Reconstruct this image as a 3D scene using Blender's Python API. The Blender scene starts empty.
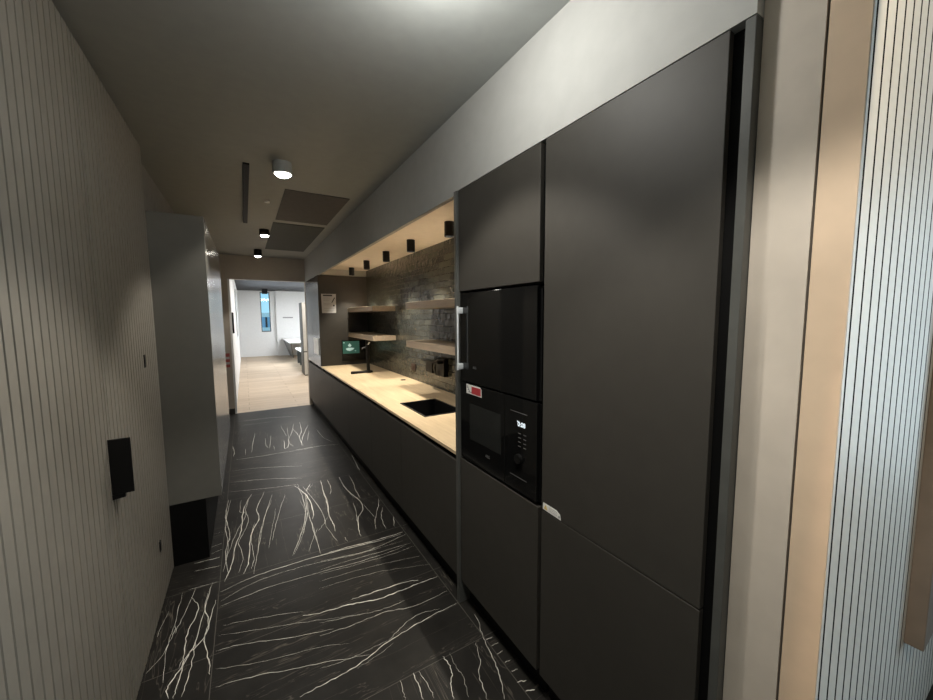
import bpy, bmesh, math, random
from mathutils import Vector, Matrix
random.seed(7)
H = 1.655                      # the lens stands 1.655 m over the floor; Z(v) turns lens-relative heights into heights
def Z(v): return v + H
COL = bpy.context.scene.collection

# ------------------------------------------------------------------ materials
def nt(name):
    m = bpy.data.materials.new(name); m.use_nodes = True
    t = m.node_tree; t.nodes.clear()
    o = t.nodes.new('ShaderNodeOutputMaterial'); b = t.nodes.new('ShaderNodeBsdfPrincipled')
    t.links.new(b.outputs[0], o.inputs[0])
    return m, t, b
def node(t, typ, **kw):
    n = t.nodes.new(typ)
    for k, v in kw.items(): setattr(n, k, v)
    return n
def obj_coords(t, scale=(1, 1, 1), world=False):
    tc = node(t, 'ShaderNodeNewGeometry') if world else node(t, 'ShaderNodeTexCoord')
    mp = node(t, 'ShaderNodeMapping'); mp.inputs['Scale'].default_value = scale
    t.links.new(tc.outputs['Position' if world else 'Object'], mp.inputs[0])
    return mp.outputs[0]
def ramp(t, fac, stops):
    r = node(t, 'ShaderNodeValToRGB'); e = r.color_ramp.elements
    while len(e) < len(stops): e.new(0.5)
    for k, (p, c) in enumerate(stops): e[k].position = p; e[k].color = (*c, 1)
    t.links.new(fac, r.inputs[0]); return r.outputs[0]
def noise(t, vec, scale, detail=3, rough=.5, dist=0):
    n = node(t, 'ShaderNodeTexNoise'); n.inputs['Scale'].default_value = scale
    n.inputs['Detail'].default_value = detail; n.inputs['Roughness'].default_value = rough
    n.inputs['Distortion'].default_value = dist
    t.links.new(vec, n.inputs['Vector']); return n
def bump(t, b, height, strength, dist):
    n = node(t, 'ShaderNodeBump'); n.inputs['Strength'].default_value = strength; n.inputs['Distance'].default_value = dist
    t.links.new(height, n.inputs['Height']); t.links.new(n.outputs[0], b.inputs['Normal'])
def paint(name, c, rough=.5, metal=0., var=.08, scale=14., coat=0., spec=.5, bmp=0.):
    """plain coloured surface with a faint procedural mottling"""
    m, t, b = nt(name)
    v = obj_coords(t, (1, 1, 1), True)
    n = noise(t, v, scale, 3)
    lo = tuple(x * (1 - var) for x in c); hi = tuple(min(1, x * (1 + var)) for x in c)
    t.links.new(ramp(t, n.outputs[0], [(.3, lo), (.7, hi)]), b.inputs['Base Color'])
    b.inputs['Roughness'].default_value = rough; b.inputs['Metallic'].default_value = metal
    b.inputs['Specular IOR Level'].default_value = spec
    if coat: b.inputs['Coat Weight'].default_value = coat; b.inputs['Coat Roughness'].default_value = .04
    if bmp: bump(t, b, noise(t, v, scale * 20, 2).outputs[0], bmp, .001)
    return m
def wood(name, dark, light, axis_scale, rough=.45):
    m, t, b = nt(name)
    v = obj_coords(t, axis_scale, True)
    n = noise(t, v, 3., 6, .6, .4); f = noise(t, v, 16., 3, .6, .1)
    mx = node(t, 'ShaderNodeMath', operation='MULTIPLY_ADD'); mx.inputs[1].default_value = .35
    t.links.new(f.outputs[0], mx.inputs[0]); t.links.new(n.outputs[0], mx.inputs[2])
    t.links.new(ramp(t, mx.outputs[0], [(.45, dark), (.9, light)]), b.inputs['Base Color'])
    b.inputs['Roughness'].default_value = rough
    return m
def glow(name, c, s):
    m, t, b = nt(name)
    b.inputs['Base Color'].default_value = (*[x * .5 for x in c], 1); b.inputs['Emission Color'].default_value = (*c, 1)
    b.inputs['Emission Strength'].default_value = s; b.inputs['Roughness'].default_value = .3
    return m
def glass(name):
    m = bpy.data.materials.new(name); m.use_nodes = True; t = m.node_tree; t.nodes.clear()
    o = node(t, 'ShaderNodeOutputMaterial'); mix = node(t, 'ShaderNodeMixShader'); fr = node(t, 'ShaderNodeFresnel')
    fr.inputs[0].default_value = 1.45
    tr = node(t, 'ShaderNodeBsdfTransparent'); tr.inputs[0].default_value = (.93, .97, .98, 1)
    gl = node(t, 'ShaderNodeBsdfGlossy'); gl.inputs['Roughness'].default_value = .02
    t.links.new(fr.outputs[0], mix.inputs[0]); t.links.new(tr.outputs[0], mix.inputs[1]); t.links.new(gl.outputs[0], mix.inputs[2])
    t.links.new(mix.outputs[0], o.inputs[0]); return m

M = {}
M['cab'] = paint('matt_charcoal_laminate', (.042, .0385, .033), .55, var=.05, spec=.35)
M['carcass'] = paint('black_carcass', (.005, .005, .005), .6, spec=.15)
M['panel'] = paint('graphite_side_panel', (.075, .077, .072), .4)
M['column'] = paint('slate_satin_lacquer', (.05, .052, .055), .14, var=.04, spec=.18)
M['gloss'] = paint('black_oven_glass', (.006, .006, .006), .06, var=.05)
M['window_glass'] = paint('tinted_oven_window', (.019, .020, .019), .15)
M['metal'] = paint('brushed_steel', (.85, .9, .94), .25, .25)
M['blackmetal'] = paint('black_powder_coat', (.006, .006, .006), .45, spec=.25)
M['dim'] = paint('dim_print', (.12, .12, .12), .4)
M['leftcab'] = paint('warm_grey_lacquer', (.19, .185, .165), .2, var=.03)
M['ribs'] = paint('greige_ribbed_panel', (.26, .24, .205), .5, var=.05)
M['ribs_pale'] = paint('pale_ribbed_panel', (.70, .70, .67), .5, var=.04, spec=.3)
M['beige'] = paint('beige_wall_panel', (.56, .50, .43), .5, var=.04)
M['peach'] = paint('warm_beige_panel', (.66, .51, .37), .5, var=.04)
M['brown'] = paint('brown_pull_leather', (.19, .155, .125), .5)
M['ceil'] = paint('grey_ceiling_paint', (.32, .335, .325), .75, var=.03)
M['bulkhead'] = paint('grey_bulkhead_paint', (.40, .40, .385), .7, var=.03)
M['hatch'] = paint('dark_acoustic_panel', (.08, .075, .075), .8)
M['hatch2'] = paint('black_acoustic_panel', (.05, .056, .055), .8)
M['soffit'] = paint('pale_soffit_board', (.85, .76, .63), .6, var=.03)
M['dark'] = paint('back_room_paint', (.30, .29, .27), .8)
M['white'] = paint('white_plaster', (.78, .79, .79), .75, var=.02)
M['whitegloss'] = paint('white_laminate', (.85, .85, .83), .35, var=.02)
M['farceil'] = paint('charcoal_ceiling_paint', (.03, .03, .034), .8)
M['tan'] = paint('taupe_wall_paint', (.42, .375, .32), .7, var=.03)
M['paper'] = paint('white_paper', (.45, .45, .45), .6, var=.02)
M['label'] = paint('white_label_film', (.85, .84, .80), .5, var=.02)
M['ink'] = paint('black_ink', (.02, .02, .02), .6)
M['greyink'] = paint('grey_ink', (.30, .30, .30), .6)
M['red'] = paint('red_print', (.50, .05, .06), .5)
M['yellow'] = paint('yellow_print', (.75, .55, .10), .5)
M['greige'] = paint('greige_locker', (.46, .44, .39), .5)
M['redsign'] = paint('red_sign_enamel', (.36, .07, .06), .4)
M['rust'] = paint('rust_brown_plate', (.045, .022, .016), .45)
M['worktop'] = wood('pale_oak_worktop', (.54, .41, .255), (.70, .56, .37), (9, .8, 9), .38)
M['shelf'] = wood('oak_veneer_shelf', (.40, .32, .24), (.60, .49, .375), (9, .8, 9), .35)
M['glass'] = glass('clear_window_glass')
M['lamp'] = glow('lit_lamp_lens', (1., .96, .86), 28.)
M['digits'] = glow('clock_digits', (.85, .95, 1.), 1.1)
M['signgreen'] = glow('green_screen_glow', (.05, .16, .12), .34)
M['signwhite'] = glow('white_screen_glow', (.55, .75, .68), .55)
M['facade'] = paint('pale_blue_facade', (.30, .52, .72), .6)
M['band'] = paint('white_facade_band', (.85, .88, .88), .6)

# black porcelain floor: 1.2 m slabs laid chequerwise with grain turned slab by slab
def floor_mat():
    m, t, b = nt('black_veined_porcelain')
    g = node(t, 'ShaderNodeNewGeometry'); sp = node(t, 'ShaderNodeSeparateXYZ'); t.links.new(g.outputs['Position'], sp.inputs[0])
    def mth(op, a, c=None, d=None):
        n = node(t, 'ShaderNodeMath', operation=op)
        for k, q in enumerate((a, c, d)):
            if q is None: continue
            if isinstance(q, (int, float)): n.inputs[k].default_value = q
            else: t.links.new(q, n.inputs[k])
        return n.outputs[0]
    u = mth('DIVIDE', mth('ADD', sp.outputs[0], .216), 1.2); v = mth('DIVIDE', mth('SUBTRACT', sp.outputs[1], .30), 1.2)
    iu = mth('FLOOR', u); iv = mth('FLOOR', v)
    chk = mth('PINGPONG', mth('ADD', iu, iv), 1.)          # 0 or 1
    cell = mth('MULTIPLY_ADD', iu, 7.31, mth('MULTIPLY', iv, 3.77))
    def veins(sx, sy, seed, scale, width):
        c = node(t, 'ShaderNodeCombineXYZ')
        t.links.new(mth('MULTIPLY_ADD', sp.outputs[0], sx, cell), c.inputs[0]); t.links.new(mth('MULTIPLY', sp.outputs[1], sy), c.inputs[1])
        c.inputs[2].default_value = seed
        n = noise(t, c.outputs[0], scale, 4, .6, .5)
        d = mth('ABSOLUTE', mth('SUBTRACT', n.outputs[0], .5))
        return mth('SUBTRACT', 1., mth('MINIMUM', mth('DIVIDE', d, width), 1.))
    va = veins(.45, 6., 1.7, 1.7, .006); vb = veins(5., .5, 4.1, 1.5, .005)
    mx = node(t, 'ShaderNodeMix'); t.links.new(chk, mx.inputs[0]); t.links.new(vb, mx.inputs[2]); t.links.new(va, mx.inputs[3])
    msk = noise(t, g.outputs['Position'], 1.6, 2)
    vein = mth('MULTIPLY', mx.outputs[0], mth('MULTIPLY', msk.outputs[0], .36))
    cloud = noise(t, g.outputs['Position'], 5., 5, .6)
    base = ramp(t, cloud.outputs[0], [(.3, (.014, .013, .0118)), (.75, (.026, .0245, .022))])
    m1 = node(t, 'ShaderNodeMix', data_type='RGBA'); t.links.new(vein, m1.inputs[0]); t.links.new(base, m1.inputs[6]); m1.inputs[7].default_value = (.42, .37, .30, 1)
    def joint(x, w):
        f = mth('FRACT', x); e = mth('MINIMUM', f, mth('SUBTRACT', 1., f))
        return mth('LESS_THAN', e, w)
    v2 = mth('MULTIPLY', v, 2.)
    j = mth('MAXIMUM', joint(u, .0014), joint(v2, .0024))
    m2 = node(t, 'ShaderNodeMix', data_type='RGBA'); t.links.new(mth('MULTIPLY', j, .55), m2.inputs[0]); t.links.new(m1.outputs[2], m2.inputs[6]); m2.inputs[7].default_value = (.17, .16, .14, 1)
    t.links.new(m2.outputs[2], b.inputs['Base Color'])
    b.inputs['Roughness'].default_value = .40; b.inputs['Specular IOR Level'].default_value = .14
    return m
M['floor'] = floor_mat()
M['vein'] = paint('cream_stone_vein', (.76, .745, .67), .35, var=.3, scale=30)

def planks():
    m, t, b = nt('pale_oak_planks')
    v = obj_coords(t, (1, 1, 1), True)
    br = node(t, 'ShaderNodeTexBrick'); br.inputs['Scale'].default_value = 1.
    br.inputs['Brick Width'].default_value = 1.6; br.inputs['Row Height'].default_value = .22; br.inputs['Mortar Size'].default_value = .004
    br.inputs['Color1'].default_value = (.46, .36, .26, 1); br.inputs['Color2'].default_value = (.58, .47, .35, 1); br.inputs['Mortar'].default_value = (.25, .19, .13, 1)
    t.links.new(v, br.inputs[0])
    n = noise(t, obj_coords(t, (1, 12, 1), True), 2., 5)
    mx = node(t, 'ShaderNodeMix', data_type='RGBA', blend_type='MULTIPLY'); mx.inputs[0].default_value = .5
    t.links.new(br.outputs[0], mx.inputs[6]); t.links.new(ramp(t, n.outputs[0], [(.3, (.7, .7, .7)), (.7, (1, 1, 1))]), mx.inputs[7])
    t.links.new(mx.outputs[2], b.inputs['Base Color']); b.inputs['Roughness'].default_value = .55
    return m
M['planks'] = planks()

def tiles():
    """hand-made dark glazed brick tiles, each tilted a little"""
    m, t, b = nt('dark_glazed_brick_tiles')
    g = node(t, 'ShaderNodeNewGeometry'); sp = node(t, 'ShaderNodeSeparateXYZ'); t.links.new(g.outputs['Position'], sp.inputs[0])
    c = node(t, 'ShaderNodeCombineXYZ'); t.links.new(sp.outputs[1], c.inputs[0]); t.links.new(sp.outputs[2], c.inputs[1])
    br = node(t, 'ShaderNodeTexBrick'); br.inputs['Scale'].default_value = 1.; br.inputs['Brick Width'].default_value = .25; br.inputs['Row Height'].default_value = .065
    br.inputs['Mortar Size'].default_value = .004; br.inputs['Mortar Smooth'].default_value = .3; br.inputs['Bias'].default_value = 0
    br.inputs['Color1'].default_value = (0, 0, 0, 1); br.inputs['Color2'].default_value = (1, 1, 1, 1); br.inputs['Mortar'].default_value = (.35, .35, .35, 1)
    t.links.new(c.outputs[0], br.inputs[0])
    n = noise(t, c.outputs[0], 9., 5, .65); 
    mx = node(t, 'ShaderNodeMix'); mx.inputs[0].default_value = .55
    t.links.new(br.outputs[0], mx.inputs[2]); t.links.new(n.outputs[0], mx.inputs[3])
    col = ramp(t, mx.outputs[0], [(.2, (.036, .041, .034)), (.5, (.058, .062, .051)), (.85, (.100, .100, .080))])
    m2 = node(t, 'ShaderNodeMix', data_type='RGBA'); t.links.new(br.outputs['Fac'], m2.inputs[0]); t.links.new(col, m2.inputs[6]); m2.inputs[7].default_value = (.03, .03, .026, 1)
    t.links.new(m2.outputs[2], b.inputs['Base Color']); b.inputs['Roughness'].default_value = .16
    ad = node(t, 'ShaderNodeMath', operation='MULTIPLY_ADD'); t.links.new(br.outputs['Fac'], ad.inputs[0]); ad.inputs[1].default_value = -.8; t.links.new(noise(t, c.outputs[0], 16., 3).outputs[0], ad.inputs[2])
    bump(t, b, ad.outputs[0], .7, .012)
    return m
M['tiles'] = tiles()

# ------------------------------------------------------------------ mesh helpers
def box(bm, x0, x1, y0, y1, z0, z1, bev=0., mi=0):
    r = bmesh.ops.create_cube(bm, size=1.)
    for v in r['verts']:
        v.co = Vector(((x0 + x1) / 2 + v.co.x * (x1 - x0), (y0 + y1) / 2 + v.co.y * (y1 - y0), (z0 + z1) / 2 + v.co.z * (z1 - z0)))
    fs = {f for v in r['verts'] for f in v.link_faces}
    for f in fs: f.material_index = mi
    if bev:
        es = list({e for v in r['verts'] for e in v.link_edges})
        bmesh.ops.bevel(bm, geom=es, offset=bev, segments=2, affect='EDGES', profile=.5)
    return bm
def tube(bm, p0, p1, r, seg=24, r2=None):
    p0 = Vector(p0); p1 = Vector(p1); d = p1 - p0
    q = Vector((0, 0, 1)).rotation_difference(d.normalized()).to_matrix().to_4x4()
    bmesh.ops.create_cone(bm, cap_ends=True, segments=seg, radius1=r, radius2=r if r2 is None else r2, depth=d.length,
                          matrix=Matrix.Translation((p0 + p1) / 2) @ q)
    return bm
def sweep(bm, pts, r, seg=10):
    pts = [Vector(p) for p in pts]; rings = []
    for i, p in enumerate(pts):
        d = (pts[min(i + 1, len(pts) - 1)] - pts[max(i - 1, 0)]).normalized()
        a = d.orthogonal().normalized() if i == 0 else (pa - d * pa.dot(d)).normalized()
        pa = a; b = d.cross(a)
        rings.append([bm.verts.new(p + (a * math.cos(k * math.tau / seg) + b * math.sin(k * math.tau / seg)) * r) for k in range(seg)])
    for A, B in zip(rings, rings[1:]):
        for k in range(seg): bm.faces.new((A[k], A[(k + 1) % seg], B[(k + 1) % seg], B[k]))
    bm.faces.new(rings[0][::-1]); bm.faces.new(rings[-1]); return bm
def prism(bm, pts, vec, mi=0):
    """a flat outline pushed along vec into a solid"""
    v = Vector(vec); a = [bm.verts.new(Vector(p)) for p in pts]; b = [bm.verts.new(Vector(p) + v) for p in pts]
    n = len(a); fs = [bm.faces.new(a[::-1]), bm.faces.new(b)]
    for k in range(n): fs.append(bm.faces.new((a[k], a[(k + 1) % n], b[(k + 1) % n], b[k])))
    for f in fs: f.material_index = mi
    return bm
def new(): return bmesh.new()
def obj(name, bm, mat, parent=None, smooth=False, label=None):
    org = Vector((0, 0, 0))
    p = parent
    while p is not None: org += p.location; p = p.parent
    if parent is None and len(bm.verts):                       # origin of a lone mesh: centre of its base
        lo = Vector([min(v.co[k] for v in bm.verts) for k in range(3)]); hi = Vector([max(v.co[k] for v in bm.verts) for k in range(3)])
        loc = Vector(((lo.x + hi.x) / 2, (lo.y + hi.y) / 2, lo.z))
    else: loc = Vector((0, 0, 0))
    bmesh.ops.recalc_face_normals(bm, faces=bm.faces)
    for v in bm.verts: v.co -= org + loc
    me = bpy.data.meshes.new(name); bm.to_mesh(me); bm.free()
    for mm in (mat if isinstance(mat, (list, tuple)) else [mat]): me.materials.append(M[mm])
    if smooth:
        for f in me.polygons: f.use_smooth = True
        try: me.set_sharp_from_angle(angle=math.radians(35))
        except Exception: pass
    o = bpy.data.objects.new(name, me); COL.objects.link(o); o.location = loc
    if parent: o.parent = parent
    if label: o['label'] = label
    return o
def tag(o, label, cat, group=None):
    o['label'] = label; o['category'] = cat
    if group: o['group'] = group
    return o
def thing(name, loc, label, cat, group=None):
    o = bpy.data.objects.new(name, None); COL.objects.link(o); o.location = loc; o.empty_display_size = .05
    return tag(o, label, cat, group)
def struct(name, bm, mat, label=None, smooth=False):
    o = obj(name, bm, mat, None, smooth); o['kind'] = 'structure'; o['label'] = label or name.replace('_', ' '); return o
def dup(root, loc, label):
    r = root.copy(); COL.objects.link(r); r.location = loc; r['label'] = label
    for ch in list(root.children):
        c = ch.copy(); COL.objects.link(c); c.parent = r
        for g in list(ch.children):
            d = g.copy(); COL.objects.link(d); d.parent = c
    return r
def bx(*a, **k): return box(new(), *a, **k)
def text_mesh(bm, s, size, place, mi=0, depth=.0004):
    """letters of the built-in font added to bm; place maps (u, v, w) to a point"""
    cu = bpy.data.curves.new('letters', 'FONT'); cu.body = s; cu.size = size; cu.extrude = depth; cu.align_x = 'CENTER'; cu.align_y = 'CENTER'
    o = bpy.data.objects.new('letters', cu); COL.objects.link(o)
    dg = bpy.context.evaluated_depsgraph_get(); me = o.evaluated_get(dg).to_mesh()
    vs = [bm.verts.new(place(*v.co)) for v in me.vertices]
    for p in me.polygons:
        try: bm.faces.new([vs[i] for i in p.vertices]).material_index = mi
        except ValueError: pass
    o.evaluated_get(dg).to_mesh_clear(); bpy.data.objects.remove(o); bpy.data.curves.remove(cu)
    return bm
def lamp(name, kind, loc, energy, color, **kw):
    d = bpy.data.lights.new(name, kind); d.energy = energy; d.color = color
    for k, v in kw.items(): setattr(d, k, v)
    o = bpy.data.objects.new(name, d); COL.objects.link(o); o.location = loc; return o
def aim(o, tgt): o.rotation_euler = (Vector(tgt) - o.location).to_track_quat('-Z', 'Y').to_euler()
VEINS = [(4,[(-0.208,2.589),(-0.045,2.637),(0.197,2.648),(0.461,2.635),(0.709,2.604),(0.943,2.591)]),
(2,[(-0.204,2.5),(-0.017,2.577),(0.253,2.583),(0.577,2.525),(0.931,2.506)]),
(2.5,[(-0.201,2.454),(0.036,2.482),(0.3,2.467),(0.659,2.43),(0.924,2.437)]),
(1.5,[(-0.182,2.287),(-0.001,2.238),(0.201,2.167)]),
(2,[(-0.208,2.121),(-0.075,2.092),(0.108,2.017),(0.326,1.953)]),
(2,[(-0.196,1.902),(-0.056,1.874),(0.112,1.817),(0.31,1.753),(0.447,1.703)]),
(1.2,[(-0.202,2.223),(-0.004,2.152),(0.215,2.075),(0.444,1.99)]),
(1.2,[(-0.201,2.006),(-0.033,1.941),(0.213,1.884),(0.375,1.82)]),
(5,[(0.37,2.641),(0.525,2.641),(0.685,2.623),(0.834,2.616),(0.97,2.612)]),
(2.5,[(0.36,2.576),(0.579,2.532),(0.741,2.529),(0.977,2.572)]),
(2,[(0.345,2.485),(0.529,2.484),(0.721,2.465),(0.973,2.448)]),
(1.5,[(0.337,2.441),(0.569,2.415),(0.802,2.397),(0.978,2.405)]),
(1.2,[(0.326,2.372),(0.59,2.352),(0.967,2.279)]),
(1.2,[(0.315,2.306),(0.537,2.289),(0.731,2.25),(0.996,2.156)]),
(5,[(0.197,2.135),(0.282,2.106),(0.419,2.085),(0.496,2.068),(0.605,2.036),(0.765,2.034),(0.86,2.034),(0.977,2.029)]),
(4,[(0.459,2.116),(0.592,2.105),(0.768,2.089),(0.862,2.062)]),
(1.5,[(0.27,2.033),(0.414,1.996),(0.578,1.951),(0.731,1.946)]),
(2.2,[(0.256,1.946),(0.412,1.926),(0.585,1.923),(0.757,1.88),(0.973,1.885)]),
(3.5,[(0.126,1.657),(0.21,1.665),(0.31,1.668),(0.408,1.684),(0.551,1.728),(0.702,1.75),(0.828,1.764),(0.979,1.771)]),
(1.5,[(0.551,1.728),(0.65,1.782),(0.753,1.81),(0.874,1.784)]),
(1.2,[(0.224,1.753),(0.339,1.735),(0.479,1.733),(0.554,1.736)]),
(1,[(0.375,1.662),(0.477,1.679),(0.574,1.705)]),
(3.5,[(0.751,1.508),(0.758,1.456),(0.746,1.405),(0.716,1.361),(0.698,1.301)]),
(1.2,[(0.79,1.508),(0.781,1.434),(0.782,1.367),(0.758,1.276)]),
(2.5,[(0.929,1.49),(0.896,1.399),(0.851,1.341),(0.839,1.286),(0.822,1.226)]),
(3.5,[(0.979,1.5),(0.964,1.412),(0.942,1.32),(0.918,1.254),(0.886,1.188)]),
(3.5,[(0.593,1.506),(0.591,1.436),(0.585,1.369)]),
(1.5,[(0.618,1.498),(0.63,1.412),(0.627,1.348)]),
(2,[(0.528,1.502),(0.521,1.448),(0.518,1.406)]),
(2,[(1.02,1.649),(1.009,1.587),(0.979,1.5)]),
(3,[(0.985,1.482),(1.023,1.473)]),
(2,[(0.985,1.381),(1.02,1.382)]),
(3,[(0.992,1.276),(1.023,1.268)]),
(3.5,[(0.981,1.219),(1.022,1.204)]),
(4,[(0.987,1.167),(1.029,1.154)]),
(2,[(0.988,1.435),(1.029,1.43)]),
(2,[(0.988,1.326),(1.024,1.322)]),
(4,[(0.585,3.91),(0.564,3.598),(0.548,3.345),(0.528,3.158),(0.532,3.004),(0.524,2.896)]),
(2.5,[(0.649,3.895),(0.64,3.676),(0.609,3.551)]),
(4.5,[(0.767,3.894),(0.757,3.691),(0.776,3.489),(0.813,3.292),(0.802,3.121),(0.73,3.003),(0.69,2.85),(0.677,2.724)]),
(3,[(0.861,3.885),(0.854,3.676),(0.838,3.512),(0.828,3.32)]),
(3,[(0.397,3.761),(0.422,3.606),(0.431,3.416),(0.417,3.225)]),
(2.5,[(0.754,3.272),(0.732,3.065),(0.704,2.958)]),
(1.5,[(0.829,3.209),(0.839,3.032),(0.852,2.929)]),
(3,[(0.976,3.229),(0.922,3.082),(0.852,2.929),(0.799,2.756)]),
(2.5,[(0.954,3.063),(0.894,2.903),(0.872,2.726)]),
(3,[(0.984,2.863),(0.94,2.727)]),
(1.5,[(0.505,3.868),(0.423,3.725)]),
(2.5,[(0.411,3.692),(0.367,3.255),(0.294,2.982)]),
(1.5,[(0.375,3.315),(0.386,3.064),(0.378,2.733)]),
(1.5,[(0.474,3.01),(0.512,2.748)]),
(1.5,[(0.409,2.966),(0.469,3.056),(0.522,3.161)]),
(1.5,[(0.568,2.777),(0.572,2.711)]),
(5,[(-0.026,3.94),(-0.088,3.648),(-0.105,3.293),(-0.136,3.081),(-0.161,2.834),(-0.19,2.681)]),
(5,[(0.081,3.935),(0.008,3.59),(0.023,3.435),(-0.037,3.171),(-0.057,2.832),(-0.087,2.701)]),
(3,[(-0.189,3.924),(-0.212,3.443),(-0.184,3.111),(-0.203,2.8)]),
(2.5,[(0.141,3.838),(0.058,3.367),(0.009,2.993),(-0.03,2.667)]),
(2.5,[(0.375,3.948),(0.371,3.368),(0.284,2.977),(0.206,2.737)]),
(2,[(0.411,3.673),(0.384,3.169),(0.38,2.768),(0.38,2.664)]),
(2.5,[(0.412,3.859),(0.485,3.298),(0.478,3.023)]),
(2,[(0.245,3.774),(0.148,3.312),(0.094,3.015)]),
(2.5,[(-0.05,3.826),(-0.073,3.606),(-0.053,3.435),(-0.093,3.223),(-0.12,3.112),(-0.092,2.904),(-0.116,2.732)]),
(3.5,[(-0.207,3.922),(-0.217,3.586),(-0.178,3.275),(-0.197,3.041),(-0.174,2.735)]),
(2.5,[(-0.106,3.86),(-0.115,3.631),(-0.073,3.551),(-0.149,3.214),(-0.186,2.961)]),
(2.5,[(-0.014,3.361),(-0.038,3.104),(-0.024,2.862),(-0.043,2.736)]),
(2,[(0.129,3.716),(0.046,3.325),(-0.005,2.925)]),
(1.5,[(0.353,3.58),(0.363,3.286),(0.302,2.983),(0.218,2.752)]),
(1.5,[(0.152,3.524),(0.095,3.109),(0.067,2.919)]),
(1.5,[(0.409,3.008),(0.309,2.734)]),
(4,[(-0.507,3.007),(-0.375,2.998),(-0.229,2.986)]),
(2.5,[(-0.495,2.921),(-0.366,2.899),(-0.224,2.879)]),
(1.5,[(-0.487,2.864),(-0.222,2.828)]),
(2,[(-0.496,2.728),(-0.377,2.711),(-0.223,2.704)]),
(1.2,[(-0.492,2.795),(-0.226,2.758)]),
(1.5,[(-0.289,3.155),(-0.223,3.175)]),
(1.5,[(-0.286,3.058),(-0.22,3.086)]),
(1.2,[(-0.291,3.344),(-0.223,3.347)]),
(4,[(-0.253,2.708),(-0.276,2.504),(-0.251,2.349),(-0.263,2.249),(-0.233,2.08),(-0.222,1.988)]),
(4.5,[(-0.229,2.527),(-0.258,2.267),(-0.321,2.169),(-0.35,2.082),(-0.382,2.007),(-0.369,1.947)]),
(2,[(-0.403,2.699),(-0.408,2.512),(-0.403,2.375),(-0.418,2.264),(-0.403,2.05)]),
(2,[(-0.341,2.703),(-0.382,2.45),(-0.4,2.353)]),
(3.5,[(-0.355,2.629),(-0.309,2.5),(-0.342,2.318),(-0.339,2.18),(-0.352,2.1)]),
(3.5,[(-0.271,2.633),(-0.295,2.269),(-0.333,2.123),(-0.345,2.0),(-0.352,1.938)]),
(1.5,[(-0.453,2.563),(-0.475,2.377),(-0.488,2.251)]),
(1.8,[(-0.409,2.422),(-0.43,2.235),(-0.48,2.144)]),
(2.5,[(-0.298,2.231),(-0.304,2.054),(-0.321,1.926)]),
(6,[(0.38,5.495),(0.359,5.122)]),
(5,[(0.44,5.458),(0.406,5.204),(0.359,5.122)]),
(4,[(0.578,6.278),(0.507,5.813),(0.427,5.426),(0.463,5.169)]),
(6,[(0.671,6.332),(0.635,5.83),(0.573,5.502),(0.572,5.139)]),
(5,[(0.766,6.106),(0.624,5.558),(0.553,5.151)]),
(4,[(0.541,6.037),(0.578,5.543)]),
(3,[(0.479,6.126),(0.434,5.504)]),
(3,[(0.166,5.755),(0.16,5.394),(0.193,5.261)]),
(3,[(0.244,5.838),(0.193,5.261)]),
(4,[(0.048,6.052),(-0.007,5.208)]),
(2.5,[(0.398,6.282),(0.428,5.68)]),
(3,[(0.732,5.769),(0.649,5.329)]),
(2.5,[(-0.07,5.388),(-0.071,5.146)]),
(5,[(-0.213,5.587),(-0.19,5.355),(-0.195,5.157)]),
(2.5,[(0.247,5.34),(0.245,5.157)]),
(2.5,[(0.843,5.799),(0.858,5.326),(0.93,5.114)]),
(5,[(-0.149,6.9),(0.264,6.881),(0.667,6.755)]),
(4,[(-0.124,6.607),(0.3,6.62)]),
(4,[(-0.184,5.025),(0.17,4.998),(0.757,4.987)]),
(3,[(-0.2,4.344),(0.132,4.234),(0.439,4.071)]),
(2.5,[(-0.194,4.102),(0.092,4.011),(0.39,3.937)]),
(2.5,[(-0.2,4.665),(0.067,4.609),(0.481,4.41)]),
(4,[(0.477,5.014),(0.76,5.0),(0.983,4.939)]),
(5,[(1.033,4.466),(1.014,4.227),(0.992,3.959)]),
(4,[(0.342,3.923),(0.376,3.816),(0.422,3.587),(0.424,3.301),(0.399,3.174)]),
(4,[(0.479,3.883),(0.428,3.742)]),
(3,[(0.588,3.908),(0.563,3.619),(0.56,3.391),(0.522,3.114)]),
(3,[(0.763,3.896),(0.763,3.665),(0.788,3.363)])]
E_SOFFIT, E_SPOT, E_NEAR, E_FILL, E_ACCENT, E_BACK, E_FAR, E_ROOM, = 75., 60., 60., 16., 65., 150., 340., 225.

# ------------------------------------------------------------------ the setting
XL, XR, XB = -.487, 1.0, 1.75            # ribbed wall, cabinet fronts, tiled back wall
YE = 7.52; ZC = Z(1.06)
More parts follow.
